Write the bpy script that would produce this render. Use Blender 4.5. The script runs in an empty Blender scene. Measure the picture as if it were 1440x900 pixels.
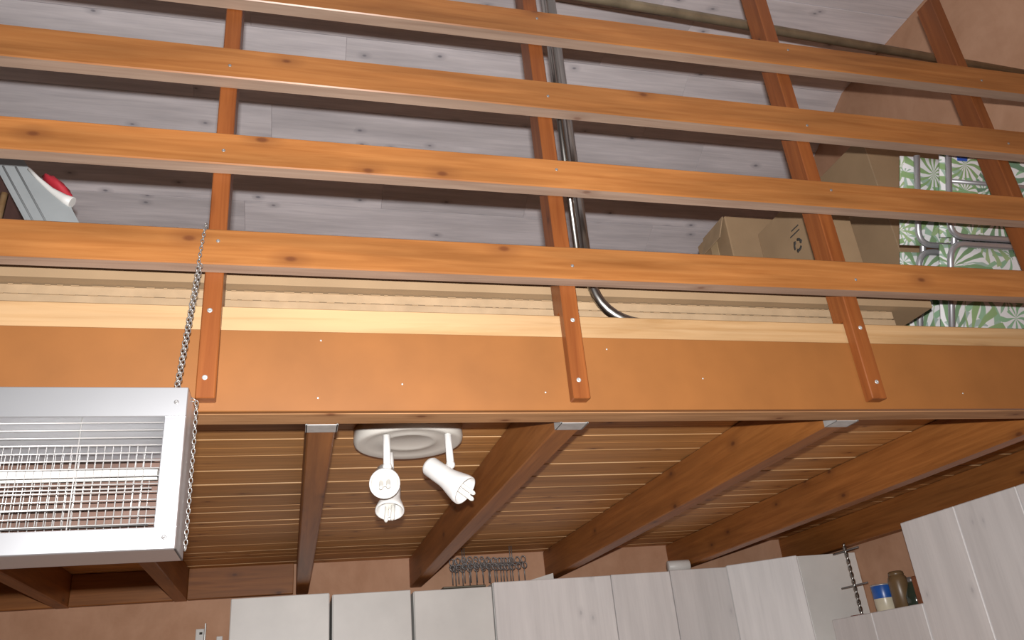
import bpy, bmesh, math, random
from mathutils import Vector, Matrix, Quaternion
random.seed(7)
scene = bpy.context.scene
C = scene.collection
H = 1.6                                  # eye height: z below is given relative to the eye, H is added on placing

# ------------------------------------------------------------------ camera
YAW, PITCH, ROLL = math.radians(16.4586), math.radians(25.056), math.radians(-5.6354)
fwd = Vector((math.sin(YAW)*math.cos(PITCH), math.cos(YAW)*math.cos(PITCH), math.sin(PITCH)))
r0 = Vector((math.cos(YAW), -math.sin(YAW), 0)); u0 = r0.cross(fwd)
right = r0*math.cos(ROLL) + u0*math.sin(ROLL); up = -r0*math.sin(ROLL) + u0*math.cos(ROLL)
cam_rot = Matrix((right, up, -fwd)).transposed()
cd = bpy.data.cameras.new('camera'); cam = bpy.data.objects.new('camera', cd); C.objects.link(cam)
cd.sensor_width = 36; cd.lens = 36*1135.46/1440; cd.clip_start = 0.02
cam.matrix_world = Matrix.Translation((0, 0, H)) @ cam_rot.to_4x4()
scene.camera = cam

# ------------------------------------------------------------------ world and the camera's flash
w = bpy.data.worlds.new('world'); scene.world = w; w.use_nodes = True
bg = w.node_tree.nodes['Background']; bg.inputs[0].default_value = (1.0, 0.93, 0.86, 1); bg.inputs[1].default_value = 0.075
fl = bpy.data.lights.new('camera_flash', 'AREA'); fl.shape = 'RECTANGLE'; fl.size = 0.035; fl.size_y = 0.02
fl.energy = 108; fl.color = (1.0, 0.97, 0.95)
flo = bpy.data.objects.new('camera_flash', fl); C.objects.link(flo)
flo.matrix_world = Matrix.Translation(Vector((0, 0, H)) + up*0.078) @ cam_rot.to_4x4()
vs = scene.view_settings
vs.view_transform = 'Standard'; vs.look = 'None'; vs.exposure = 0.0; vs.gamma = 1.0; vs.use_curve_mapping = False

# ------------------------------------------------------------------ material helpers
MATS = {}
class NT:
    def __init__(s, name):
        s.m = bpy.data.materials.new(name); s.m.use_nodes = True
        s.t = s.m.node_tree; s.b = s.t.nodes['Principled BSDF']; MATS[name] = s.m
    def n(s, typ, **kw):
        nd = s.t.nodes.new(typ)
        for k, v in kw.items(): setattr(nd, k, v)
        return nd
    def l(s, a, b): s.t.links.new(a, b)
    def val(s, sock, v): sock.default_value = v
    def math(s, op, a, b=None, c=None):
        nd = s.n('ShaderNodeMath', operation=op)
        for i, x in enumerate((a, b, c)):
            if x is None: continue
            if isinstance(x, (int, float)): nd.inputs[i].default_value = x
            else: s.l(x, nd.inputs[i])
        return nd.outputs[0]
    def mix(s, fac, a, b, blend='MIX'):
        nd = s.n('ShaderNodeMix', data_type='RGBA', blend_type=blend)
        for sock, x in ((nd.inputs[0], fac), (nd.inputs[6], a), (nd.inputs[7], b)):
            if isinstance(x, (int, float)): sock.default_value = x
            elif isinstance(x, tuple): sock.default_value = (*x, 1)
            else: s.l(x, sock)
        return nd.outputs[2]
    def ramp(s, fac, stops):
        nd = s.n('ShaderNodeValToRGB'); s.l(fac, nd.inputs[0])
        el = nd.color_ramp.elements
        while len(el) < len(stops): el.new(0.5)
        for e, (p, c) in zip(el, stops): e.position = p; e.color = (*c, 1) if len(c) == 3 else c
        return nd.outputs[0]
    def coords(s, scale=(1, 1, 1), rnd=True, src='Object'):
        tc = s.n('ShaderNodeTexCoord'); v = tc.outputs[src]
        if rnd:
            oi = s.n('ShaderNodeObjectInfo')
            cb = s.n('ShaderNodeCombineXYZ')
            for i, k in enumerate((37.0, 11.0, 23.0)): s.l(s.math('MULTIPLY', oi.outputs['Random'], k), cb.inputs[i])
            ad = s.n('ShaderNodeVectorMath', operation='ADD'); s.l(v, ad.inputs[0]); s.l(cb.outputs[0], ad.inputs[1]); v = ad.outputs[0]
        return v
    def scaled(s, v, sc):
        mp = s.n('ShaderNodeMapping'); s.l(v, mp.inputs['Vector']); mp.inputs['Scale'].default_value = sc
        return mp.outputs[0]
    def noise(s, v, scale, detail=4, rough=0.55, dist=0.0):
        nd = s.n('ShaderNodeTexNoise'); s.l(v, nd.inputs['Vector'])
        nd.inputs['Scale'].default_value = scale; nd.inputs['Detail'].default_value = detail
        nd.inputs['Roughness'].default_value = rough; nd.inputs['Distortion'].default_value = dist
        return nd.outputs['Fac']
    def bump(s, h, strength=0.2, dist=0.002):
        nd = s.n('ShaderNodeBump'); nd.inputs['Strength'].default_value = strength; nd.inputs['Distance'].default_value = dist
        s.l(h, nd.inputs['Height']); s.l(nd.outputs[0], s.b.inputs['Normal'])
    def fin(s, col=None, rough=0.5, metal=0.0, spec=0.5):
        if col is not None:
            if isinstance(col, tuple): s.b.inputs['Base Color'].default_value = (*col, 1)
            else: s.l(col, s.b.inputs['Base Color'])
        if isinstance(rough, (int, float)): s.b.inputs['Roughness'].default_value = rough
        else: s.l(rough, s.b.inputs['Roughness'])
        s.b.inputs['Metallic'].default_value = metal; s.b.inputs['Specular IOR Level'].default_value = spec
        return s.m

def wood(name, light, dark, knot, rough=0.5, knots=0.35, kscale=3.0, grain=1.0, spec=0.4, gcon=(0.3, 0.75), bump=0.15, tone=(0.78, 1.08)):
    """timber whose grain runs along the piece's own x axis"""
    k = NT(name); v = k.coords()
    warp = k.noise(k.scaled(v, (1.5, 4, 4)), 1.5, 2)
    g = k.noise(k.scaled(v, (1.2*grain, 26*grain, 26*grain)), 2.2, 6, 0.6, 0.6)
    g2 = k.noise(k.scaled(v, (0.8, 7, 7)), 1.7, 3)
    base = k.ramp(g, [(gcon[0], dark), (gcon[1], light)])
    tone = k.ramp(g2, [(0.3, (tone[0],)*3), (0.7, (tone[1],)*3)])
    col = k.mix(1.0, base, tone, 'MULTIPLY')
    oi = k.n('ShaderNodeObjectInfo')
    var = k.math('MULTIPLY_ADD', oi.outputs['Random'], 0.16, 0.90)
    cbn = k.n('ShaderNodeCombineColor')
    for i in range(3): k.l(var, cbn.inputs[i])
    col = k.mix(1.0, col, cbn.outputs[0], 'MULTIPLY')
    # knots: the nearest feature point of a stretched cell pattern, kept in some cells only
    vo = k.n('ShaderNodeTexVoronoi', voronoi_dimensions='2D'); vo.inputs['Scale'].default_value = 1.0
    sx = k.n('ShaderNodeSeparateXYZ'); k.l(v, sx.inputs[0]); cx = k.n('ShaderNodeCombineXYZ')
    k.l(k.math('MULTIPLY', sx.outputs[0], kscale), cx.inputs[0])
    k.l(k.math('MULTIPLY', k.math('ADD', sx.outputs[1], sx.outputs[2]), kscale*1.9), cx.inputs[1])
    k.l(cx.outputs[0], vo.inputs['Vector'])
    sep = k.n('ShaderNodeSeparateColor'); k.l(vo.outputs['Color'], sep.inputs[0])
    keep = k.math('LESS_THAN', sep.outputs[0], knots)
    d = k.math('ADD', vo.outputs['Distance'], k.math('MULTIPLY', k.math('SUBTRACT', warp, 0.5), 0.08))
    spot = k.ramp(d, [(0.03, (0.9, 0.9, 0.9)), (0.10, (0, 0, 0))])
    halo = k.ramp(d, [(0.05, (0.40, 0.40, 0.40)), (0.24, (0, 0, 0))])
    sm = k.math('MULTIPLY', k.math('MAXIMUM', spot, halo), keep)
    col = k.mix(sm, col, knot)
    k.bump(g, bump, 0.002)
    return k.fin(col, rough, 0, spec)

def plain(name, col, rough=0.5, metal=0.0, spec=0.5, var=0.12, scale=9.0, bump=0.0):
    k = NT(name); v = k.coords()
    n = k.noise(v, scale, 4)
    c = k.ramp(n, [(0.3, tuple(x*(1-var) for x in col)), (0.7, tuple(min(1, x*(1+var)) for x in col))])
    if bump: k.bump(k.noise(v, scale*14, 3), bump, 0.002)
    return k.fin(c, rough, metal, spec)

wood('stained_pine', (0.28, 0.088, 0.022), (0.185, 0.050, 0.012), (0.07, 0.018, 0.006), rough=0.38, knots=0.3, kscale=5, spec=0.45)
wood('rail_pine', (0.42, 0.175, 0.052), (0.29, 0.104, 0.026), (0.12, 0.038, 0.014), rough=0.36, knots=0.34, kscale=4.0, spec=0.45, tone=(0.70, 1.18))
wood('bare_underside', (0.42, 0.30, 0.225), (0.30, 0.20, 0.145), (0.18, 0.10, 0.07), rough=0.75, knots=0.15, kscale=5, spec=0.15)
wood('joist_pine', (0.38, 0.145, 0.036), (0.23, 0.078, 0.017), (0.09, 0.028, 0.010), rough=0.5, knots=0.3, kscale=4)
wood('beam_bottom', (0.50, 0.27, 0.13), (0.28, 0.14, 0.06), (0.14, 0.05, 0.02), rough=0.7, knots=0.3, kscale=5, spec=0.2)
wood('deck_pine', (0.64, 0.32, 0.110), (0.42, 0.192, 0.058), (0.14, 0.05, 0.02), rough=0.55, knots=0.3, kscale=5)
wood('raw_edge', (0.74, 0.52, 0.30), (0.56, 0.34, 0.16), (0.35, 0.16, 0.06), rough=0.6, knots=0.1, kscale=5)
wood('pale_pine', (0.48, 0.305, 0.155), (0.36, 0.20, 0.08), (0.15, 0.065, 0.03), rough=0.6, knots=0.3, kscale=4, gcon=(0.3, 0.55), grain=0.45)
wood('whitewash_plank', (0.90, 0.85, 0.875), (0.75, 0.71, 0.745), (0.27, 0.26, 0.30), rough=0.6, knots=0.26, kscale=5.0, gcon=(0.25, 0.6), bump=0.08)
wood('whitewash_door', (0.86, 0.845, 0.84), (0.78, 0.765, 0.765), (0.60, 0.59, 0.60), rough=0.45, knots=0.2, kscale=5.0, gcon=(0.2, 0.65), bump=0.04, tone=(0.9, 1.04))
plain('grey_door', (0.80, 0.80, 0.775), 0.4, var=0.06, scale=4)
plain('door_edge', (0.84, 0.84, 0.82), 0.4, var=0.03)
plain('fascia_paint', (0.255, 0.098, 0.025), 0.5, var=0.10, scale=5)
plain('cardboard', (0.335, 0.23, 0.135), 0.85, spec=0.15, var=0.07, scale=6)
plain('cardboard_light', (0.385, 0.275, 0.17), 0.85, spec=0.15, var=0.10, scale=16)
plain('cardboard_dark', (0.36, 0.225, 0.115), 0.85, spec=0.15, var=0.07, scale=6)
plain('tape', (0.52, 0.38, 0.22), 0.3, var=0.05)
plain('ink', (0.05, 0.045, 0.04), 0.8)
plain('steel', (0.40, 0.39, 0.37), 0.30, metal=1.0, var=0.05)
plain('aluminium_tube', (0.52, 0.52, 0.55), 0.4, metal=0.75, var=0.06)
plain('olive_tube', (0.30, 0.25, 0.17), 0.45, metal=0.5, var=0.25, scale=12)
plain('galvanised', (0.58, 0.60, 0.60), 0.45, metal=0.6, var=0.15, scale=25)
plain('heater_sheet', (0.64, 0.65, 0.68), 0.39, metal=0.9, var=0.05, scale=3)
plain('heater_dark', (0.10, 0.055, 0.04), 0.55, metal=0.2, var=0.2, scale=8)
plain('chain_steel', (0.34, 0.33, 0.32), 0.38, metal=0.7, var=0.1)
plain('wire_metal', (0.52, 0.51, 0.50), 0.4, metal=0.5, var=0.05)
plain('ceramic', (0.86, 0.85, 0.80), 0.5, var=0.05)
plain('lamp_white', (0.85, 0.845, 0.83), 0.32, var=0.02)
plain('lamp_plate_white', (0.66, 0.64, 0.59), 0.35, var=0.02)
plain('reflector', (0.8, 0.8, 0.8), 0.2, metal=1.0, var=0.02)
plain('dark_wire', (0.26, 0.25, 0.25), 0.4, metal=0.5, var=0.1)
plain('plastic_grey', (0.31, 0.335, 0.345), 0.35, var=0.06)
plain('plastic_white', (0.72, 0.72, 0.70), 0.4, var=0.03)
plain('red_cloth', (0.45, 0.02, 0.035), 0.7, var=0.2)
plain('dark_brown', (0.12, 0.06, 0.05), 0.6, var=0.2)
plain('tin_blue', (0.02, 0.10, 0.40), 0.3, var=0.15, scale=20)
plain('tin_cream', (0.72, 0.66, 0.50), 0.3, var=0.08)
plain('jar_brown', (0.17, 0.105, 0.05), 0.35, var=0.15)
plain('glass_green', (0.035, 0.05, 0.035), 0.15, var=0.2)
plain('paper', (0.75, 0.74, 0.71), 0.7, var=0.03)
plain('tray_dark', (0.20, 0.18, 0.14), 0.45, metal=0.5, var=0.1)
plain('base_red', (0.28, 0.10, 0.08), 0.5, var=0.1)
plain('tag_blue', (0.03, 0.09, 0.42), 0.5, var=0.05)
plain('floor_tile', (0.45, 0.33, 0.25), 0.5, var=0.1, scale=3)

def plaster(name, a, b):
    k = NT(name); v = k.coords(rnd=False)
    n = k.noise(v, 3.2, 6, 0.65, 0.6); n2 = k.noise(k.scaled(v, (1, 1, 0.5)), 9, 5, 0.6)
    f = k.math('ADD', k.math('MULTIPLY', n, 0.65), k.math('MULTIPLY', n2, 0.35))
    k.bump(k.noise(v, 60, 4), 0.15, 0.003)
    return k.fin(k.ramp(f, [(0.36, a), (0.64, b)]), 0.85, 0, 0.2)
plaster('pink_plaster', (0.51, 0.285, 0.175), (0.63, 0.375, 0.245))

def palm(name):
    k = NT(name); tc = k.n('ShaderNodeTexCoord')
    nz = k.n('ShaderNodeTexNoise'); k.l(tc.outputs['Object'], nz.inputs['Vector']); nz.inputs['Scale'].default_value = 7.0; nz.inputs['Detail'].default_value = 2
    off = k.n('ShaderNodeVectorMath', operation='SCALE'); k.l(nz.outputs['Color'], off.inputs[0]); off.inputs['Scale'].default_value = 0.06
    sm_ = k.n('ShaderNodeVectorMath', operation='ADD'); k.l(tc.outputs['Object'], sm_.inputs[0]); k.l(off.outputs[0], sm_.inputs[1])
    v = k.scaled(sm_.outputs[0], (4.6, 0.0, 4.6))
    def leaves(off, scale, count):
        ad = k.n('ShaderNodeVectorMath', operation='ADD'); k.l(k.scaled(v, (scale,)*3), ad.inputs[0]); ad.inputs[1].default_value = off
        vo = k.n('ShaderNodeTexVoronoi'); k.l(ad.outputs[0], vo.inputs['Vector']); vo.inputs['Scale'].default_value = 1.0
        su = k.n('ShaderNodeVectorMath', operation='SUBTRACT'); k.l(ad.outputs[0], su.inputs[0]); k.l(vo.outputs['Position'], su.inputs[1])
        sp = k.n('ShaderNodeSeparateXYZ'); k.l(su.outputs[0], sp.inputs[0])
        ang = k.math('ARCTAN2', sp.outputs[2], sp.outputs[0])
        st = k.math('SINE', k.math('ADD', k.math('MULTIPLY', ang, count), k.math('MULTIPLY', vo.outputs['Distance'], 5.0)))
        sc = k.n('ShaderNodeSeparateColor'); k.l(vo.outputs['Color'], sc.inputs[0])
        return k.ramp(st, [(0.0, (0, 0, 0)), (0.35, (1, 1, 1))]), sc.outputs[0], sc.outputs[1]
    m1, c1, p1 = leaves((0, 0, 0), 1.0, 13.0)
    m2, c2, p2 = leaves((3.3, 0, 1.7), 1.6, 9.0)
    g1 = k.ramp(c1, [(0.0, (0.12, 0.21, 0.17)), (0.5, (0.22, 0.34, 0.15)), (1.0, (0.33, 0.43, 0.23))])
    g2 = k.ramp(c2, [(0.0, (0.34, 0.42, 0.38)), (1.0, (0.22, 0.42, 0.22))])
    col = k.mix(k.math('MULTIPLY', m2, k.math('GREATER_THAN', p2, 0.35)), (0.72, 0.71, 0.72), g2)
    col = k.mix(k.math('MULTIPLY', m1, k.math('GREATER_THAN', p1, 0.30)), col, g1)
    return k.fin(col, 0.8, 0, 0.2)
palm('palm_fabric')

# ------------------------------------------------------------------ mesh helpers
def mesh(name, bm, mats, parent=None, loc=(0, 0, 0), rot=None, smooth=False):
    me = bpy.data.meshes.new(name); bm.normal_update(); bm.to_mesh(me); bm.free()
    for m in (mats if isinstance(mats, (list, tuple)) else [mats]): me.materials.append(MATS[m])
    if smooth:
        for p in me.polygons: p.use_smooth = True
    return place(name, me, parent, loc, rot)
def place(name, me, parent=None, loc=(0, 0, 0), rot=None):
    """loc is in eye-relative room coordinates for a top-level thing and for a part of an unrotated one"""
    o = bpy.data.objects.new(name, me); C.objects.link(o)
    p = Vector(loc)
    if parent is None: p.z += H
    else: o.parent = parent; p = p + Vector((0, 0, H)) - world_loc(parent) if not parent.get('_local') else p
    o.location = p
    if rot is not None:
        if isinstance(rot, Quaternion): o.rotation_mode = 'QUATERNION'; o.rotation_quaternion = rot
        else: o.rotation_euler = rot
    return o
def world_loc(o):
    v = Vector(o.location)
    while o.parent: o = o.parent; v = v + o.location
    return v
def thing(name, label, cat, loc=(0, 0, 0), rot=None, group=None, kind=None, local=False):
    o = bpy.data.objects.new(name, None); C.objects.link(o); o.empty_display_size = 0.1
    o.location = Vector(loc) + Vector((0, 0, H))
    if rot: o.rotation_euler = rot
    if local: o['_local'] = 1
    return tag(o, label, cat, group, kind)
def tag(o, label=None, cat=None, group=None, kind=None):
    if label: o['label'] = label
    if cat: o['category'] = cat
    if group: o['group'] = group
    if kind: o['kind'] = kind
    return o
def bbox(bm, lo, hi, bevel=0.0, mat=0):
    r = bmesh.ops.create_cube(bm, size=1.0); vs = r['verts']
    for v in vs: v.co = Vector([(lo[i]+hi[i])/2 + v.co[i]*(hi[i]-lo[i]) for i in range(3)])
    fs = list({f for v in vs for f in v.link_faces})
    for f in fs: f.material_index = mat
    if bevel:
        es = list({e for f in fs for e in f.edges})
        bmesh.ops.bevel(bm, geom=es, offset=bevel, segments=1, affect='EDGES')
    return fs
ROT = {'X': None, 'Y': (0, 0, math.pi/2), 'Z': (0, -math.pi/2, 0)}
def beam(name, lo, hi, axis, mats, parent=None, bevel=0.003, paint=None, tilt=None):
    """a timber between two corners, its mesh lying along its own x axis so the grain follows its length"""
    lo, hi = Vector(lo), Vector(hi); c = (lo+hi)/2; d = hi-lo
    R3 = Matrix.Identity(3) if ROT[axis] is None else __import__('mathutils').Euler(ROT[axis]).to_matrix()
    l = {'X': (d.x, d.y, d.z), 'Y': (d.y, d.x, d.z), 'Z': (d.z, d.y, d.x)}[axis]
    bm = bmesh.new(); bbox(bm, [-x/2 for x in l], [x/2 for x in l], min(bevel, min(l)*0.3))
    if paint:
        bm.normal_update()
        for f in bm.faces: f.material_index = paint(R3 @ f.normal)
    return mesh(name, bm, mats, parent, c, ROT[axis])
def tube(bm, pts, r, seg=8, cap=True, mat=0):
    pts = [Vector(p) for p in pts]; rings = []
    rr = r if isinstance(r, (list, tuple)) else [r]*len(pts)
    n = None
    for i, p in enumerate(pts):
        t = (pts[min(i+1, len(pts)-1)] - pts[max(i-1, 0)]).normalized()
        if n is None: n = t.orthogonal().normalized()
        else: n = (n - t*n.dot(t)).normalized()
        b = t.cross(n)
        rings.append([bm.verts.new(p + (n*math.cos(a) + b*math.sin(a))*rr[i]) for a in [2*math.pi*k/seg for k in range(seg)]])
    for a, b in zip(rings, rings[1:]):
        for k in range(seg):
            f = bm.faces.new((a[k], a[(k+1) % seg], b[(k+1) % seg], b[k])); f.material_index = mat; f.smooth = True
    if cap:
        bm.faces.new(rings[0][::-1]).material_index = mat; bm.faces.new(rings[-1]).material_index = mat
def lathe(bm, prof, seg=24, mat=0, M=None):
    rings = []
    for r, z in prof:
        rings.append([bm.verts.new((r*math.cos(a), r*math.sin(a), z)) for a in [2*math.pi*k/seg for k in range(seg)]] if r > 1e-6 else [bm.verts.new((0, 0, z))])
    vs = [v for r in rings for v in r]
    for a, b in zip(rings, rings[1:]):
        for k in range(seg):
            if len(a) == 1 and len(b) == 1: continue
            q = (a[0], b[(k+1) % seg], b[k]) if len(a) == 1 else ((a[k], a[(k+1) % seg], b[0]) if len(b) == 1 else (a[k], a[(k+1) % seg], b[(k+1) % seg], b[k]))
            f = bm.faces.new(q); f.material_index = mat; f.smooth = True
    if M is not None: bmesh.ops.transform(bm, matrix=M, verts=vs)
def bend(pts, rad, n=6):
    """round the corners of a polyline"""
    pts = [Vector(p) for p in pts]; out = [pts[0]]
    for a, b, c in zip(pts, pts[1:], pts[2:]):
        u = (a-b).normalized(); v = (c-b).normalized()
        p, q = b+u*rad, b+v*rad
        for i in range(n+1):
            t = i/n; out.append(p*(1-t)**2 + b*2*t*(1-t) + q*t*t)
    return out + [pts[-1]]
def zrot_to(d):
    return Vector((0, 0, 1)).rotation_difference(Vector(d).normalized())

# screw heads, shared
bm = bmesh.new(); lathe(bm, [(0, -0.004), (0.0062, -0.004), (0.0062, 0), (0.005, 0.0012), (0.0016, 0.0012), (0.0012, 0.0004), (0, 0.0004)], 12)
me_screw = bpy.data.meshes.new('screw'); bm.to_mesh(me_screw); bm.free(); me_screw.materials.append(MATS['galvanised'])

me_nail = me_screw.copy(); me_nail.name = 'rail_screw'; me_nail.materials[0] = MATS['dark_wire']
for v in me_nail.vertices: v.co.x *= 0.72; v.co.y *= 0.72
# ------------------------------------------------------------------ the room shell
def struct(o): o['kind'] = 'structure'; return o
YB, XR, XL = 4.88, 3.22, -2.6
def slab(name, lo, hi, mat):
    bm = bmesh.new(); lo, hi = Vector(lo), Vector(hi); c = (lo+hi)/2
    bbox(bm, lo-c, hi-c); return struct(mesh(name, bm, mat, None, c))
slab('floor', (XL, -2.5, -1.7), (XR+.2, YB+.2, -1.6), 'floor_tile')
slab('wall_back', (XL, YB, -1.6), (XR+.2, YB+.2, 2.55), 'pink_plaster')
slab('wall_right', (XR, -2.5, -1.6), (XR+.2, YB, 3.45), 'pink_plaster')

# ceiling: level near the camera, falling towards the back wall; boards run along the rail
YK, ZC, SL = 3.24, 3.20, 0.5
def ceil_pt(s):        # s measured from the fold, positive towards the back
    k = 1/math.sqrt(1+SL*SL)
    return (YK + s, ZC) if s <= 0 else (YK + s*k, ZC - SL*s*k)
bm = bmesh.new()
for a, b in (((-2.5, ZC+.03), (YK, ZC+.03)), ((YK, ZC+.03), (YB+.15, ZC+.03-SL*(YB+.15-YK)))):
    q = [bm.verts.new((x, y, z)) for (x, y, z) in ((XL, a[0], a[1]), (XR, a[0], a[1]), (XR, b[0], b[1]), (XL, b[0], b[1]))]
    q2 = [bm.verts.new(v.co + Vector((0, 0, 0.1))) for v in q]
    bm.faces.new(q); bm.faces.new(q2[::-1])
    for i in range(4): bm.faces.new((q[i], q2[i], q2[(i+1) % 4], q[(i+1) % 4]))
bmesh.ops.recalc_face_normals(bm, faces=bm.faces)
ceil = struct(mesh('ceiling', bm, 'dark_brown'))
PW = 0.203
smax = (YB-YK)*math.sqrt(1+SL*SL)
n0 = -int(4.4/PW)
for i in range(n0, int(smax/PW)+1):
    s0, s1 = i*PW + 0.0008, min((i+1)*PW - 0.0008, smax)
    if s1-s0 < 0.03: continue
    gap = 0.006 if i == -3 else 0.0
    (ya, za), (yb, zb) = ceil_pt(s0), ceil_pt(s1)
    cuts = [XL, random.uniform(-0.9, 0.5), random.uniform(1.2, 2.6), XR]
    for xa, xb in zip(cuts, cuts[1:]):
        L = xb-xa-0.0008; Wd = s1-s0-gap
        bm = bmesh.new(); bbox(bm, (-L/2, -Wd/2, 0), (L/2, Wd/2, 0.028), 0.0012)
        ang = math.atan2(zb-za, yb-ya)
        mesh('plank', bm, 'whitewash_plank', ceil, ((xa+xb)/2, (ya+yb)/2, (za+zb)/2), (ang, 0, 0))

# ------------------------------------------------------------------ the mezzanine
mez = thing('mezzanine', 'wooden mezzanine platform with orange-brown fascia, exposed joists and slatted underside', 'mezzanine', (0.3, 1.85, 0.634))
ZJ, ZB, ZT = 0.634, 0.800, 0.822
beam('fascia_board', (-2.5, 1.800, 0.6335), (XR, 1.818, 0.833), 'X', 'fascia_paint', mez, 0.0015)
beam('front_beam', (-2.5, 1.8185, 0.6332), (XR, 1.895, 0.822), 'X', ['joist_pine', 'beam_bottom'], mez, 0.004, lambda n: 1 if n.z < -0.5 else 0)
beam('edge_board', (-2.5, 1.803, 0.833), (XR, 1.842, 0.896), 'X', 'pale_pine', mez, 0.003)
for x, z in ((-0.66, 0.80), (-0.64, 0.70), (0.055, 0.81), (0.05, 0.665), (0.245, 0.70), (0.60, 0.68), (0.78, 0.80), (1.04, 0.72), (1.86, 0.68)):
    place('nail', me_screw, mez, (x, 1.800, z), (math.pi/2, 0, 0)).scale = (.38, .38, .38)
JX = [-1.705, -1.147, -0.571, 0.063, 0.702, 1.525, 2.345, 3.165]
for x in JX:
    hw = 0.034
    j = beam('joist', (x-hw, 1.897, ZJ), (x+hw, YB-0.002, ZB), 'Y', 'joist_pine', mez, 0.004)
    if x in (0.063, 0.702, 1.525):
        bm = bmesh.new()
        bbox(bm, (-hw-.003, 0, -0.0025), (hw+.003, 0.055, -0.0002), 0)
        bbox(bm, (-hw-.004, 0, -0.0025), (-hw-.0005, 0.055, 0.09), 0); bbox(bm, (hw+.0005, 0, -0.0025), (hw+.004, 0.055, 0.09), 0)
        h = mesh('joist_hanger', bm, 'galvanised', None, (0, 0, 0)); h.parent = j
        h.matrix_parent_inverse = j.matrix_basis.inverted()
        h.location = Vector((x, 1.897, ZJ+H)) - mez.location
        tag(h, 'galvanised steel joist hanger')
# deck boards with open joints: the joint faces are bare wood
def deck_paint(n): return 1 if abs(n.y) > 0.9 else 0
y = 1.905; k = 0
while y < YB-0.02:
    wd = random.uniform(0.083, 0.090); y1 = min(y+wd, YB-0.003)
    z0 = ZB + random.uniform(0.0, 0.004)
    beam('floor_board', (-2.5, y, z0), (XR-.001, y1, ZT), 'X', ['deck_pine', 'raw_edge'], mez, 0.0008, deck_paint)
    y = y1 + random.uniform(0.0022, 0.0052); k += 1
# ledger along the back wall on the left, between the joists
led = [(-2.5, JX[0]-.034), (JX[0]+.034, JX[1]-.034), (JX[1]+.034, JX[2]-.034), (JX[2]+.034, 0.016)]
for a, b in led: beam('ledger', (a+.001, YB-.05, 0.636), (b-.001, YB-.001, ZB-.001), 'X', 'joist_pine', mez, 0.003)

# ------------------------------------------------------------------ the railing
rail = thing('railing', 'orange stained pine railing of horizontal rails screwed to notched posts', 'railing', (0.7, 1.80, 0.64))
PX = [(-0.212, -0.170), (0.660, 0.704), (1.520, 1.567), (2.305, 2.352)]
RZ = [(0.962, 1.056), (1.243, 1.336), (1.516, 1.616), (1.795, 1.893)]
def rail_paint(n): return 1 if n.z < -0.9 else 0
for z0, z1 in RZ:
    r_ = beam('rail', (-1.9, 1.720, z0), (XR-.02, 1.764, z1), 'X', ['rail_pine', 'bare_underside'], rail, 0.003, rail_paint)
    for a, b in PX:
        place('screw', me_nail, r_, ((a+b)/2 + random.uniform(-.008, .008), 1.7198, (z0+z1)/2 + random.uniform(-.02, .02)), (math.pi/2, 0, 0))
for a, b in PX:
    # upper part rests on the edge board, the thinner tongue runs down the fascia
    bm = bmesh.new()
    zc = 1.45
    # local x = height, y = depth, z = -width
    prof = [(0.652, 1.765), (0.652, 1.7985), (0.898, 1.7985), (0.898, 1.838), (2.28, 1.838), (2.28, 1.765)]
    lo = [bm.verts.new((p[0]-zc, p[1]-1.80, -(b-a)/2)) for p in prof]; hi = [bm.verts.new((p[0]-zc, p[1]-1.80, (b-a)/2)) for p in prof]
    bm.faces.new(lo); bm.faces.new(hi[::-1])
    for i in range(6): bm.faces.new((lo[i], hi[i], hi[(i+1) % 6], lo[(i+1) % 6]))
    bmesh.ops.recalc_face_normals(bm, faces=bm.faces)
    bmesh.ops.bevel(bm, geom=list(bm.edges), offset=0.0025, segments=1, affect='EDGES')
    p = mesh('post', bm, 'stained_pine', rail, ((a+b)/2, 1.80, zc), ROT['Z'])
    for z in (0.70, 0.865):
        s = bpy.data.objects.new('screw', me_screw); C.objects.link(s); s.parent = p
        s.matrix_parent_inverse = p.matrix_basis.inverted()
        s.location = Vector(((a+b)/2+random.uniform(-.006, .006), 1.7648, z+H)) - rail.location; s.rotation_euler = (math.pi/2, 0, 0)

# ------------------------------------------------------------------ wall cabinets
def door_panel(name, w, h, mat, parent, loc, rot, t=0.018):
    bm = bmesh.new(); bbox(bm, (-h/2, -t/2, -w/2), (h/2, t/2, w/2), 0.003)     # local x = height (grain)
    return mesh(name, bm, mat, parent, loc, rot)
def cabinet(label, x0, x1, ztop, doors, mat, yf=4.52, z0=-0.12, group=None):
    t = thing('wall_cabinet', label, 'cabinet', ((x0+x1)/2, (yf+YB)/2, z0), group=group)
    bm = bmesh.new(); T = 0.016; ya, yb = yf+0.002, YB-0.003; c = Vector(((x0+x1)/2, (yf+YB)/2, (z0+ztop)/2))
    for lo, hi in (((x0, ya, z0), (x0+T, yb, ztop)), ((x1-T, ya, z0), (x1, yb, ztop)), ((x0+T, ya, z0), (x1-T, yb, z0+T)),
                   ((x0+T, ya, ztop-T), (x1-T, yb, ztop)), ((x0+T, yb-.006, z0+T), (x1-T, yb, ztop-T))):
        bbox(bm, Vector(lo)-c, Vector(hi)-c, 0)
    mesh('body', bm, 'door_edge', t, c)
    n = len(doors)-1
    for a, b in zip(doors, doors[1:]):
        door_panel('door', b-a-0.004, ztop-z0+0.004, mat, t, ((a+b)/2, yf-0.0085, (z0+ztop)/2), ROT['Z'])
    return t
cabinet('plain grey-white wall cabinet beside the bare pink wall', -0.290, 0.198, 0.583, [-0.290, 0.198], 'grey_door')
cabinet('plain grey-white wall cabinet, the middle one of the three plain ones', 0.212, 0.622, 0.574, [0.212, 0.622], 'grey_door')
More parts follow.
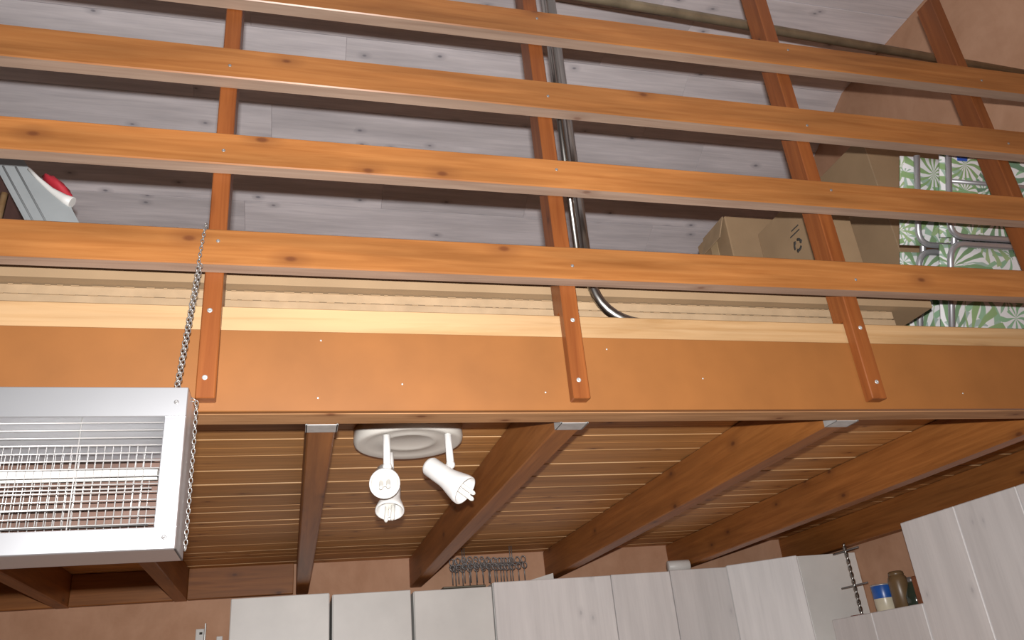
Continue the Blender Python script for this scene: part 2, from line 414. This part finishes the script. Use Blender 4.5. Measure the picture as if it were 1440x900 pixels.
cabinet('plain grey-white wall cabinet beneath the hanging wire rack, next to the wide pale door', 0.636, 1.066, 0.566, [0.636, 1.066], 'grey_door')
cabinet('wide whitewashed wall cabinet next to the plain grey doors', 1.074, 1.765, 0.587, [1.074, 1.765], 'whitewash_door')
cabinet('narrow whitewashed wall cabinet next to the wide one', 1.766, 2.134, 0.590, [1.766, 2.134], 'whitewash_door')
cabinet('narrow whitewashed wall cabinet with a plastic roll on top, next to the corner', 2.135, 2.505, 0.595, [2.135, 2.505], 'whitewash_door')
# diagonal corner cabinet
cc = thing('corner_cabinet', 'whitewashed diagonal corner cabinet in the corner of the pink walls', 'cabinet', (2.9, 4.6, -0.12))
def prism(name, poly, z0, z1, mat, parent):
    cx = sum(p[0] for p in poly)/len(poly); cy = sum(p[1] for p in poly)/len(poly)
    bm = bmesh.new()
    lo = [bm.verts.new((x-cx, y-cy, 0)) for x, y in poly]; hi = [bm.verts.new((x-cx, y-cy, z1-z0)) for x, y in poly]
    bm.faces.new(lo[::-1]); bm.faces.new(hi)
    for i in range(len(poly)): bm.faces.new((lo[i], lo[(i+1) % len(poly)], hi[(i+1) % len(poly)], hi[i]))
    bmesh.ops.recalc_face_normals(bm, faces=bm.faces)
    return mesh(name, bm, mat, parent, (cx, cy, z0))
A, B = Vector((2.515, 4.52)), Vector((2.835, 4.262))
prism('body', [(2.515, 4.53), (2.845, 4.275), (3.215, 4.250), (3.215, 4.875), (2.515, 4.875)], -0.12, 0.603, 'grey_door', cc)
d = B-A; nrm = Vector((-d.y, d.x)).normalized()*-1
mid = (A+B)/2 + nrm*0.012
q = Matrix(((0, -nrm.x, d.normalized().x), (0, -nrm.y, d.normalized().y), (1, 0, 0))).to_quaternion()
bm = bmesh.new(); bbox(bm, (-0.362, -0.008, -d.length/2+.002), (0.362, 0.008, d.length/2-.002), 0.003)
mesh('door', bm, 'whitewash_door', cc, (mid.x, mid.y, 0.243), q)
# cabinets on the right wall (fronts in the plane x = 2.85)
def side_cabinet(label, y0, y1, ztop, seams, z0=-0.6):
    t = thing('side_cabinet', label, 'cabinet', (3.03, (y0+y1)/2, z0))
    bm = bmesh.new(); c = Vector((3.04, (y0+y1)/2, (z0+ztop)/2)); bbox(bm, Vector((2.87, y0, z0))-c, Vector((3.216, y1, ztop))-c, 0.001)
    mesh('body', bm, 'door_edge', t, c)
    for a, b in zip(seams, seams[1:]):
        bm = bmesh.new(); bbox(bm, (-(ztop-z0)/2-.002, -(b-a)/2+.0025, -0.009), ((ztop-z0)/2+.002, (b-a)/2-.0025, 0.009), 0.003)
        mesh('door', bm, 'whitewash_door', t, (2.860, (a+b)/2, (z0+ztop)/2), (0, -math.pi/2, 0))
    return t
side_cabinet('tall whitewashed cabinet on the right wall, standing higher than the low shelf of jars', 2.30, 3.380, 0.601, [2.30, 2.664, 3.017, 3.380])
side_cabinet('low whitewashed cabinet on the right wall carrying the tin and the twisted stand', 3.384, 4.105, 0.232, [3.384, 3.761, 4.105])

# ------------------------------------------------------------------ heater and its chain
ht = thing('patio_heater', 'silver metal infrared heater with wire grille hanging on a chain', 'heater', (-0.65, 1.645, 0.297))
hx0, hx1, hz0, hz1, hy0, hy1 = -1.10, -0.202, 0.297, 0.606, 1.580, 1.705
ox0, ox1, oz0, oz1 = -1.06, -0.241, 0.337, 0.546
hc = Vector(((hx0+hx1)/2, (hy0+hy1)/2, (hz0+hz1)/2))
bm = bmesh.new(); T = 0.003
for lo, hi in (((hx0, hy0+.004, hz0), (hx0+T, hy1, hz1)), ((hx1-T, hy0+.004, hz0), (hx1, hy1, hz1)), ((hx0, hy0+.004, hz1-T), (hx1, hy1, hz1)),
               ((hx0, hy0+.004, hz0), (hx1, hy1, hz0+T)), ((hx0, hy1-T, hz0), (hx1, hy1, hz1))):
    bbox(bm, Vector(lo)-hc, Vector(hi)-hc, 0.0008)
mesh('housing', bm, 'heater_sheet', ht, hc)
def strip(name, lo, hi, mat='heater_sheet', bev=0.0015):
    lo, hi = Vector(lo), Vector(hi); c = (lo+hi)/2; bm = bmesh.new(); bbox(bm, lo-c, hi-c, bev); return mesh(name, bm, mat, ht, c)
strip('front_frame', (hx0, hy0, oz1), (hx1, hy0+.004, hz1))
strip('front_frame', (hx0, hy0, hz0), (hx1, hy0+.004, oz0))
strip('front_frame', (ox1, hy0, oz0), (hx1, hy0+.004, oz1))
strip('front_frame', (hx0, hy0, oz0), (ox0, hy0+.004, oz1))
# slanted inner reflector panels
bm = bmesh.new()
for (ya, za, yb, zb) in ((hy0+.006, oz1+.004, hy1-.03, oz1-.055),):
    q = [bm.verts.new((x, yy, zz)) for x, yy, zz in ((ox0, ya, za), (ox1, ya, za), (ox1, yb, zb), (ox0, yb, zb))]
    bm.faces.new(q)
for v in bm.verts: v.co -= hc
mesh('reflector', bm, 'heater_sheet', ht, hc)
strip('back_plate', (ox0, hy1-.03, oz0+.02), (ox1, hy1-.027, oz1-.04), 'heater_dark')
bm = bmesh.new(); tube(bm, [(-(ox1-ox0)/2+.01, 0, 0), ((ox1-ox0)/2-.01, 0, 0)], 0.011, 12)
el = mesh('heating_element', bm, 'ceramic', ht, ((ox0+ox1)/2, 1.635, 0.449))
bm = bmesh.new(); tube(bm, [(-(ox1-ox0)/2, 0, 0), ((ox1-ox0)/2, 0, 0)], 0.0012, 6); me_w = bpy.data.meshes.new('grille_wire'); bm.to_mesh(me_w); bm.free(); me_w.materials.append(MATS['wire_metal'])
for i in range(14):
    z = oz1 - 0.010 - i*(oz1-oz0-0.018)/13
    place('grille_wire', me_w, ht, ((ox0+ox1)/2, hy0+.006, z))
for x in (-0.385, -0.535, -0.685, -0.835, -0.985):
    bm = bmesh.new(); tube(bm, [(0, 0, -(oz1-oz0)/2-.004), (0, 0, (oz1-oz0)/2+.004)], 0.0013, 6)
    mesh('grille_wire', bm, 'wire_metal', ht, (x, hy0+.009, (oz0+oz1)/2))
# inner mesh of many short uprights and two carriers in front of the element
bm = bmesh.new(); x = ox0+.02
while x < ox1-.028:
    tube(bm, [(x, 1.612, oz0+.012), (x, 1.612, oz1-.045)], 0.0010, 5)
    tube(bm, [(x+.004, 1.662, oz0+.012), (x+.004, 1.662, oz1-.045)], 0.0010, 5); x += 0.0142
for z in (oz0+.012, oz0+.045, oz0+.08, oz1-.075, oz1-.045): tube(bm, [(ox0, 1.613, z), (ox1-.015, 1.613, z)], 0.0013, 5)
for v in bm.verts: v.co -= hc
tag(mesh('inner_mesh', bm, 'wire_metal', ht, hc), kind='stuff')
for sx, sz in ((-0.222, 0.575), (-0.222, 0.318)):
    place('screw', me_nail, ht, (sx, hy0-.0005, sz), (math.pi/2, 0, 0))

def chain_mesh(bm, pts, L=0.0125, r=0.0011, wdt=0.0036):
    # resample the path, alternate link planes
    pts = [Vector(p) for p in pts]; seg = [(a, b, (b-a).length) for a, b in zip(pts, pts[1:])]
    tot = sum(s[2] for s in seg); n = int(tot/(L*0.78)); i = 0
    for i in range(n):
        d = (i+.5)*tot/n; k = 0
        while d > seg[k][2] and k < len(seg)-1: d -= seg[k][2]; k += 1
        a, b, ln = seg[k]; p = a + (b-a)*(d/ln); t = (b-a).normalized()
        u = t.cross(Vector((0.3, 1, 0.1))).normalized(); v = t.cross(u)
        u = (u+v).normalized() if i % 2 else (u-v).normalized()
        lp = []
        for m in range(10):
            an = 2*math.pi*m/10; lp.append(p + t*math.sin(an)*L/2 + u*math.cos(an)*wdt*(1.0))
        ring(bm, lp, r)
def ring(bm, pts, r, seg=5):
    n = len(pts); rings = []; cen = sum(pts, Vector())/n
    for i in range(n):
        t = (pts[(i+1) % n]-pts[i-1]).normalized(); o = (pts[i]-cen); o = (o - t*o.dot(t)).normalized(); b = t.cross(o)
        rings.append([bm.verts.new(pts[i] + (o*math.cos(a)+b*math.sin(a))*r) for a in [2*math.pi*k/seg for k in range(seg)]])
    for i in range(n):
        a, b = rings[i], rings[(i+1) % n]
        for k in range(seg):
            bm.faces.new((a[k], a[(k+1) % seg], b[(k+1) % seg], b[k])).smooth = True
bm = bmesh.new()
top = Vector((-0.212, 1.708, 1.062)); bot = Vector((-0.236, 1.648, 0.616)); o_ = Vector((-0.2, 1.7, 0.62))
up_ = [top+Vector((0, .03, .001)), top, bot]
chain_mesh(bm, [p-o_ for p in up_])
chain_mesh(bm, [p-o_ for p in [Vector((-0.2135, 1.702, 0.95)), Vector((-0.231, 1.648, 0.618)), Vector((-0.214, 1.65, 0.615)), Vector((-0.194, 1.655, 0.602)), Vector((-0.1935, 1.66, 0.50)), Vector((-0.194, 1.66, 0.308))]])
tag(mesh('chain', bm, 'chain_steel', None, o_), 'thin steel link chain looped over the lowest rail and down the heater side', 'chain')

# ------------------------------------------------------------------ three-spot ceiling lamp
lp = thing('ceiling_spotlight', 'white three-spot ceiling lamp on a round plate under the mezzanine boards', 'lamp', (0.35, 2.44, 0.797))
bm = bmesh.new()
lathe(bm, [(0, -0.010), (0.075, -0.010), (0.082, -0.014), (0.088, -0.010), (0.135, -0.014), (0.158, -0.020), (0.167, -0.016), (0.171, -0.004), (0.171, 0.03), (0, 0.03)], 48)
mesh('mount_plate', bm, 'lamp_plate_white', lp, (0.348, 2.455, 0.770))
def spot(arm_top, joint, back, front, bulb=True):
    arm_top, joint, back, front = map(Vector, (arm_top, joint, back, front))
    bm = bmesh.new(); tube(bm, [Vector((0, 0, 0)), joint-arm_top], 0.0112, 12)
    a = mesh('arm', bm, 'lamp_white', lp, arm_top)
    bm = bmesh.new(); mid = back+(front-back)*0.35
    tube(bm, [Vector((0, 0, 0)), mid-joint], 0.0105, 12); bmesh.ops.create_icosphere(bm, subdivisions=2, radius=0.0145)
    mesh('knuckle', bm, 'lamp_white', lp, joint, smooth=True)
    ax = front-back; L = ax.length
    bm = bmesh.new()
    lathe(bm, [(0, 0), (0.014, 0.001), (0.024, 0.006), (0.030, 0.016), (0.0305, 0.50*L), (0.033, 0.60*L), (0.041, 0.80*L), (0.045, 0.92*L), (0.0445, L), (0.041, L), (0.039, 0.92*L), (0.025, 0.62*L), (0, 0.60*L)], 28)
    h = mesh('lamp_head', bm, 'lamp_white', lp, back, zrot_to(ax))
    bm = bmesh.new()
    for sx in (-1, 1): tube(bm, [(sx*.0105, 0, 0.6*L), (sx*.0105, 0, L+.030), (sx*.0105, 0, L+.035)], [.0068, .0068, .0035], 10)
    tube(bm, [(-.0105, 0, L+.018), (.0105, 0, L+.018)], 0.003, 6)
    tube(bm, [(0, 0, .55*L), (0, 0, .8*L)], 0.017, 16)
    b = bpy.data.objects.new('bulb', bpy.data.meshes.new('bulb')); bm.to_mesh(b.data); bm.free(); b.data.materials.append(MATS['ceramic'])
    C.objects.link(b); b.parent = h
spot((0.455, 2.355, 0.752), (0.458, 2.355, 0.656), (0.388, 2.37, 0.664), (0.486, 2.30, 0.562))
spot((0.268, 2.36, 0.752), (0.268, 2.36, 0.655), (0.272, 2.455, 0.665), (0.258, 2.345, 0.600))
spot((0.300, 2.55, 0.752), (0.300, 2.55, 0.655), (0.305, 2.575, 0.655), (0.292, 2.53, 0.560))

# ------------------------------------------------------------------ things up on the mezzanine
def carton_slab(name, label, x0, x1, ya, yb, z0, z1, depth, mats, group=None):
    """flattened carton; front edge runs from (x0, ya) to (x1, yb)"""
    L = math.hypot(x1-x0, yb-ya); ang = math.atan2(yb-ya, x1-x0)
    bm = bmesh.new(); t = (z1-z0); n = 1
    for i in range(n):
        a = t*i/n; b = t*(i+1)/n - 0.0012
        off = 0.0 if i == 0 else -0.002
        bbox(bm, (-L/2, off, a), (L/2, depth, b), 0.0012, 0)
    # corrugation teeth along the front edge
    x = -L/2+.01
    while x < L/2-.03:
        wl = random.uniform(.008, .03); zz = min(t-.003, t*0.86)
        bbox(bm, (x, -.0022, zz), (x+wl, .001, zz+.0022), 0, 1); x += wl+random.uniform(.008, .03)
    return tag(mesh(name, bm, mats, None, ((x0+x1)/2, (ya+yb)/2, z0), (0, 0, ang)), label, 'cardboard', group)
carton_slab('flat_carton', 'long closed carton at the bottom of the cardboard pile behind the pale edge board', -1.7, 1.815, 1.925, 1.925, 0.8225, 0.951, 0.26, ['cardboard', 'cardboard_light'])
carton_slab('flattened_carton', 'flattened carton in the middle of the cardboard pile behind the pale edge board', -1.7, 1.82, 1.918, 1.920, 0.952, 0.973, 0.26, ['cardboard_light', 'cardboard'])
carton_slab('flattened_carton', 'flattened carton just under the overhanging top one of the cardboard pile', -1.7, 1.815, 1.922, 1.916, 0.974, 0.999, 0.26, ['cardboard_light', 'cardboard'])
carton_slab('flattened_carton', 'top flattened carton overhanging the cardboard pile behind the lowest rail', -1.7, 1.945, 1.888, 1.884, 1.001, 1.045, 0.29, ['cardboard', 'cardboard_light'])

def carton_box(name, label, lo, hi, mat, extras=None):
    lo, hi = Vector(lo), Vector(hi); c = Vector(((lo.x+hi.x)/2, (lo.y+hi.y)/2, lo.z))
    t = thing(name, label, 'box', c)
    bm = bmesh.new(); bbox(bm, lo-c, hi-c, 0.004); mesh('body', bm, mat, t, c)
    return t
def flat(name, parent, lo, hi, mat, bev=0):
    lo, hi = Vector(lo), Vector(hi); c = (lo+hi)/2; bm = bmesh.new(); bbox(bm, lo-c, hi-c, bev); return mesh(name, bm, mat, parent, c)
ZF = 0.8225
b1 = carton_box('cardboard_box', 'tall brown cardboard box standing beside the folded palm print loungers', (2.43, 2.42, ZF), (2.92, 2.95, 2.15), 'cardboard')
flat('corner_crease', b1, (2.4285, 2.4185, ZF+.01), (2.4325, 2.4225, 2.145), 'cardboard_light')
flat('hand_hole', b1, (2.4285, 2.648, 1.678), (2.4302, 2.672, 1.700), 'ink')
b2 = carton_box('cardboard_box', 'brown cardboard box with a printed recycling mark next to the tall box', (1.875, 2.20, ZF), (2.03, 2.566, 1.685), 'cardboard')
# printed recycling mark and two lines of small print on its side
bm = bmesh.new()
for k in range(3):
    a0 = math.radians(90+120*k); pts = [(0, 0.020*math.cos(a0+s), 0.020*math.sin(a0+s)) for s in [0.12+i*0.33 for i in range(6)]]
    tube(bm, pts, [.0055, .0055, .0055, .0055, .009, .002], 5)
for i, wv in enumerate((0.060, 0.045)): bbox(bm, (-.0006, -.03, .045+i*.018), (.0006, -.03+wv, .050+i*.018))
bmesh.ops.scale(bm, vec=(0.25, 1, 1), verts=bm.verts)
bmesh.ops.scale(bm, vec=(1, 1.1, 1.1), verts=bm.verts)
mesh('printed_mark', bm, 'ink', b2, (1.8745, 2.335, 1.495))
b3 = carton_box('cardboard_box', 'small taped cardboard box with a folded flap, behind the box with the printed mark', (1.7875, 2.64, ZF), (2.08, 2.905, 1.82), 'cardboard')
bm = bmesh.new()
q = [(0, -.10, 0), (0, .085, 0), (-.03, .075, -.10), (-.03, -.09, -.10)]
vs_ = [bm.verts.new(p) for p in q]; vs2 = [bm.verts.new((p[0]-.004, p[1], p[2]+.001)) for p in q]
bm.faces.new(vs_); bm.faces.new(vs2[::-1])
for i in range(4): bm.faces.new((vs_[i], vs2[i], vs2[(i+1) % 4], vs_[(i+1) % 4]))
bmesh.ops.recalc_face_normals(bm, faces=bm.faces)
mesh('flap', bm, 'cardboard_light', b3, (1.7865, 2.75, 1.821))
flat('tape_strip', b3, (1.786, 2.74, 1.50), (1.788, 2.795, 1.82), 'tape')

# folded loungers leaning towards the right wall
def lounger(label, loc, tilt, w=0.62, hz=0.557, top=1.15, tagged=False, fl_=0.0):
    t = thing('folding_lounger', label, 'lounger', loc, (tilt, 0, 0), 'folded loungers on the mezzanine', local=True)
    r = 0.0115
    for za, zb, opening in ((0.012, hz-.013, 'down'), (hz+.013, top, 'up')):
        if opening == 'down': pts = bend([(0, 0, za), (0, 0, zb), (w, 0, zb), (w, 0, za)], 0.06)
        else: pts = bend([(0, 0, zb), (0, 0, za), (w, 0, za), (w, 0, zb)], 0.06)
        bm = bmesh.new(); tube(bm, pts, r, 10); mesh('frame_tube', bm, 'aluminium_tube', t)
        zm = 0.36 if opening == 'down' else 0.775
        # cloth panel hung behind the tube, wrapped past it on the left
        bm = bmesh.new(); nx, nz = 10, 12; g = []
        for i in range(nx+1):
            for k_ in range(nz+1):
                x_ = -fl_ - .02 + (w+.04+fl_)*i/nx; z_ = za+(zb-za)*k_/nz
                g.append(bm.verts.new((x_, 0.022 + 0.006*math.sin(3.1*x_/w*3+z_*5) , z_)))
        for i in range(nx):
            for k_ in range(nz):
                a = i*(nz+1)+k_; bm.faces.new((g[a], g[a+nz+1], g[a+nz+2], g[a+1])).smooth = True
        ext = bmesh.ops.extrude_face_region(bm, geom=list(bm.faces))
        for v in [e for e in ext['geom'] if isinstance(e, bmesh.types.BMVert)]: v.co.y += 0.006
        bmesh.ops.recalc_face_normals(bm, faces=bm.faces)
        mesh('cloth_panel', bm, 'palm_fabric', t)
        bm = bmesh.new(); tube(bm, [(0.01, 0.012, zm), (w-.01, 0.012, zm)], 0.008, 8)
        if tagged: mesh('cross_bar', bm, 'aluminium_tube', t)
        else: bm.free()
    bm = bmesh.new(); tube(bm, bend([(0.06, 0.045, 0.10), (0.06, 0.045, top-.08), (w-.06, 0.045, top-.08), (w-.06, 0.045, 0.10)], 0.06), r, 10)
    mesh('leg_frame', bm, 'aluminium_tube', t)
    if tagged:
        bm = bmesh.new(); bbox(bm, (-.022, -.004, -.012), (.022, 0, .012), 0.001); mesh('blue_tag', bm, 'tag_blue', t, (0.075, 0.016, 0.865))
    return t
lounger('folded palm print lounger with paired cross tubes, in front of the other lounger', (2.258, 2.228, 0.834), math.radians(22.5), top=0.895, tagged=True)
lounger('folded palm print lounger half hidden behind the other lounger, next to the tall box', (2.195, 2.312, 0.846), math.radians(22.5), w=0.56, top=0.90, fl_=0.035)

# bent chrome tube and the long bar
bm = bmesh.new(); o_ = Vector((0.8, 1.862, 0.9))
def sm(pts): return [Vector(p)-o_ for p in pts]
path = bend([(0.800, 1.862, 2.62), (0.785, 1.862, 0.905), (0.960, 1.862, 0.905)], 0.17, 10)
fr = thing('bent_tube_frame', 'bent chrome tube standing behind the railing post with its foot curving sideways', 'tube frame', (0.8, 1.862, 0.896))
tube(bm, [p-o_ for p in path], 0.0145, 14); mesh('main_tube', bm, 'steel', fr, o_)
bm = bmesh.new(); tube(bm, sm([(0.774, 1.893, 1.10), (0.785, 1.893, 2.62)]), 0.009, 10); mesh('brace_tube', bm, 'steel', fr, o_)
bm = bmesh.new(); tube(bm, sm([(0.788, 1.866, 1.12), (0.774, 1.893, 1.12)]), 0.006, 8); mesh('brace_pin', bm, 'steel', fr, o_)
bm = bmesh.new(); tube(bm, sm([(0.797, 1.866, 2.3), (0.783, 1.893, 2.3)]), 0.006, 8); mesh('brace_pin', bm, 'steel', fr, o_)
bm = bmesh.new(); p0, p1 = Vector((-1.6, 1.965, 2.40)), Vector((3.219, 2.182, 2.40)); c_ = (p0+p1)/2
tube(bm, [p0-c_, p1-c_], 0.019, 12)
tag(mesh('tie_bar', bm, 'olive_tube', None, c_), 'long dull olive metal bar running high over the mezzanine into the pink wall', 'bar')

# plastic box, white bowl with red cloth, brown cupboard and stick at the far left
SY = 2.215
t = thing('storage_box', 'leaning grey plastic box with a white rim, beside the dark brown cupboard', 'plastic box', (-0.42, SY+.12, ZF))
poly = [(-.455, .826), (-.878, 1.563), (-.80, 1.575), (-.765, 1.522), (-.655, 1.425), (-.612, 1.345), (-.31, .826)]
bm = bmesh.new(); fa = [bm.verts.new((x, 0, z)) for x, z in poly]; fb = [bm.verts.new((x, .22, z)) for x, z in poly]
bm.faces.new(fa); bm.faces.new(fb[::-1])
for i in range(len(poly)): bm.faces.new((fa[i], fb[i], fb[(i+1) % len(poly)], fa[(i+1) % len(poly)]))
bmesh.ops.recalc_face_normals(bm, faces=bm.faces); bmesh.ops.bevel(bm, geom=list(bm.edges), offset=0.005, segments=2, affect='EDGES')
mesh('body', bm, 'plastic_grey', t, (0, SY, 0))
for dx in (0.012, 0.045, 0.110):
    bm = bmesh.new(); tube(bm, [(-.455+dx, 0, .84), (-.455+dx-.40, 0, 1.537)] if dx < .1 else [(-.455+dx, 0, .84), (-.455+dx-.285, 0, 1.337)], 0.003, 6); mesh('rib', bm, 'plastic_grey', t, (0, SY, 0))
bm = bmesh.new(); tube(bm, [(-.775, 0, 1.533), (-.745, 0, 1.500), (-.705, 0, 1.462), (-.668, 0, 1.436), (-.645, 0, 1.424)], [.005, .006, .009, .014, .017], 10); mesh('rim', bm, 'plastic_white', t, (0, SY, 0))
bm = bmesh.new()
bmesh.ops.create_uvsphere(bm, u_segments=20, v_segments=12, radius=1.0)
for v in bm.verts:
    n_ = 1 + .12*math.sin(v.co.x*9)*math.cos(v.co.y*7+v.co.z*5); v.co = Vector((v.co.x*.056*n_, v.co.y*.05*n_, v.co.z*.019*n_))
tag(mesh('red_cloth', bm, 'red_cloth', None, (-.703, SY+.050, 1.500), (0, math.radians(42), 0), smooth=True), 'crumpled red cloth lying on the white rim of the leaning grey box', 'cloth')
t = thing('cupboard', 'dark brown wooden cupboard behind the leaning grey plastic box', 'cupboard', (-1.05, 2.55, ZF))
bm = bmesh.new(); bbox(bm, (-.25, -.15, 0), (.13, .25, .92), 0.005); mesh('body', bm, 'dark_brown', t, (-1.05, 2.55, ZF))
bm = bmesh.new(); bbox(bm, (-.26, -.16, 0), (.14, .26, .02), 0.004); mesh('top', bm, 'plastic_white', t, (-1.05, 2.55, ZF+.92))
bm = bmesh.new(); tube(bm, [(0, 0, 0), (0.02, 0, .70)], 0.011, 10)
tag(mesh('wooden_stick', bm, 'pale_pine', None, (-0.89, 2.34, ZF)), 'thin pale wooden stick leaning on the dark cupboard', 'stick')

# ------------------------------------------------------------------ wire rack of hooks hanging between two joists
t = thing('hanging_wire_rack', 'dark wire rack with a row of curled hooks hanging under the boards', 'wire rack', (1.07, 4.62, 0.63))
for x in (0.935, 0.947, 1.213, 1.225):
    bm = bmesh.new(); tube(bm, [(0, 0, 0.70-.63), (0, 0, ZB-.0005-.63)], 0.0028, 6); mesh('hanger_wire', bm, 'dark_wire', t, (x, 4.62, 0.63))
bm = bmesh.new(); lpp = [Vector((0.195*math.cos(a) if abs(math.cos(a)) > 2 else (0.165*(1 if math.cos(a) > 0 else -1)+0.045*math.cos(a)), 0.045*math.sin(a), 0.0)) for a in [2*math.pi*i/24 for i in range(24)]]
ring(bm, lpp, 0.0035, 6); mesh('top_loop', bm, 'dark_wire', t, (1.07, 4.62, 0.70))
bm = bmesh.new()
tube(bm, bend([(0, 0, -.086), (0, 0, .02)], 0.01), 0.0032, 6)
hk = [Vector((0.013*math.sin(a), 0.004*a/6, 0.035-0.018*math.cos(a)+0.0)) for a in [i*2*math.pi*1.1/14 for i in range(15)]]
tube(bm, [Vector((0, 0, .012))]+hk, 0.0032, 6)
ring(bm, [Vector((0.014*math.cos(a), -.012, 0.0+0.016*math.sin(a))) for a in [2*math.pi*i/12 for i in range(12)]], 0.0030, 5)
me_h = bpy.data.meshes.new('hook'); bm.to_mesh(me_h); bm.free(); me_h.materials.append(MATS['dark_wire'])
for i in range(13):
    place('hook', me_h, t, (0.865+i*0.0345, 4.575, 0.684+0.008*math.sin(i*.5)))
for i in range(9):
    place('hook', me_h, t, (0.900+i*0.0400, 4.664, 0.690))

# ------------------------------------------------------------------ small things on the cabinets
o = flat('oven_tray', None, (0.80, 4.53, 0.5745), (1.04, 4.80, 0.584), 'tray_dark', 0.003); o.location.z += 0
tag(o, 'flat dark metal tray lying on the grey cabinets below the wire rack', 'tray')
bm = bmesh.new(); vs_ = [bm.verts.new(p) for p in ((0, 0, 0), (.20, 0, 0), (.20, .18, 0), (0, .18, 0), (.20, 0, .045), (.20, .18, .045))]
for f in ((0, 3, 2, 1), (0, 1, 4), (3, 5, 2), (1, 2, 5, 4), (0, 4, 5, 3)): bm.faces.new([vs_[i] for i in f])
bmesh.ops.recalc_face_normals(bm, faces=bm.faces)
tag(mesh('paper_wedge', bm, 'paper', None, (1.255, 4.60, 0.588)), 'white wedge of paper on the wide pale cabinet by the joist', 'paper')
bm = bmesh.new(); lathe(bm, [(0, 0), (.030, 0), (.034, .004), (.034, .13), (.030, .134), (.026, .134), (.024, .02), (0, .02)], 20)
o = mesh('plastic_roll', bm, 'plastic_white', None, (2.172, 4.60, 0.630), (0, math.radians(90), math.radians(-8)))
tag(o, 'small white plastic tub lying on its side on the narrow cabinet', 'tub')
# twisted stand
t = thing('twisted_stand', 'twisted metal rod stand with two cross bars on a reddish base', 'stand', (2.965, 3.99, 0.2325))
bm = bmesh.new(); lathe(bm, [(0, 0), (.060, 0), (.062, .004), (.058, .010), (0, .012)], 28); mesh('base', bm, 'base_red', t, (2.965, 3.99, 0.2325))
for ph in (0, math.pi):
    bm = bmesh.new(); tube(bm, [(0.0055*math.cos(ph+s*.55), 0.0055*math.sin(ph+s*.55), 0.010+s*0.375/60) for s in range(61)], 0.0055, 6)
    mesh('twisted_rod', bm, 'steel', t, (2.965, 3.99, 0.2325))
for z in (0.160, 0.345):
    bm = bmesh.new(); tube(bm, [(0, .115, 0.0), (0, -.115, -0.0)], 0.0042, 8); mesh('cross_bar', bm, 'dark_wire', t, (2.965, 3.99, 0.2325+z))
# tin, jar and bottle
t = thing('paint_tin', 'small tin with a blue upper band and cream lower half', 'tin', (2.965, 3.775, 0.2325))
bm = bmesh.new(); lathe(bm, [(0, 0), (.052, 0), (.054, .003), (.054, .066)], 28); mesh('lower_body', bm, 'tin_cream', t, (2.965, 3.775, 0.2325))
bm = bmesh.new(); lathe(bm, [(.054, .066), (.0545, .068), (.0545, .126), (.054, .128)], 28); mesh('blue_band', bm, 'tin_blue', t, (2.965, 3.775, 0.2325))
bm = bmesh.new(); lathe(bm, [(.054, .128), (.056, .131), (.055, .135), (.048, .133), (0, .131)], 28); mesh('lid', bm, 'wire_metal', t, (2.965, 3.775, 0.2325))
t = thing('jar', 'olive brown rounded jar beside the blue and cream tin', 'jar', (2.965, 3.645, 0.2325))
bm = bmesh.new(); lathe(bm, [(0, 0), (.042, 0), (.047, .006), (.048, .13), (.044, .15), (.036, .160)], 24); mesh('body', bm, 'jar_brown', t, (2.965, 3.645, 0.2325))
bm = bmesh.new(); lathe(bm, [(.036, .160), (.038, .162), (.036, .176), (.028, .181), (0, .182)], 24); mesh('lid', bm, 'jar_brown', t, (2.965, 3.645, 0.2325))
t = thing('bottle', 'small dark green bottle between the brown jar and the tall cabinet', 'bottle', (2.965, 3.550, 0.2325))
bm = bmesh.new(); lathe(bm, [(0, 0), (.040, 0), (.044, .006), (.044, .05), (.022, .10), (.016, .115)], 24); mesh('body', bm, 'glass_green', t, (2.965, 3.550, 0.2325))
bm = bmesh.new(); lathe(bm, [(.016, .115), (.018, .117), (.018, .138), (0, .139)], 16); mesh('cap', bm, 'dark_wire', t, (2.965, 3.550, 0.2325))
bm = bmesh.new(); bbox(bm, (-.012, -.03, 0), (.012, .03, .13), 0.003)
tag(mesh('wood_offcut', bm, 'stained_pine', None, (2.90, 3.425, 0.2325)), 'orange wooden offcut standing against the side of the tall cabinet', 'wood')
# bracket on the bare wall
t = thing('wall_bracket', 'white cabinet hanging bracket with a metal strip on the bare pink wall', 'bracket', (-0.43, YB, 0.40))
flat('plate', t, (-0.482, 4.862, 0.36), (-0.440, YB-.001, 0.487), 'plastic_white', 0.002)
flat('slot', t, (-0.463, 4.8605, 0.458), (-0.448, 4.8625, 0.470), 'ink')
flat('metal_strip', t, (-0.436, 4.84, 0.36), (-0.430, YB-.001, 0.512), 'galvanised', 0.001)
flat('small_plate', t, (-0.376, 4.868, 0.36), (-0.345, YB-.001, 0.444), 'plastic_white', 0.002)

for o in bpy.data.objects:
    if '_local' in o: del o['_local']
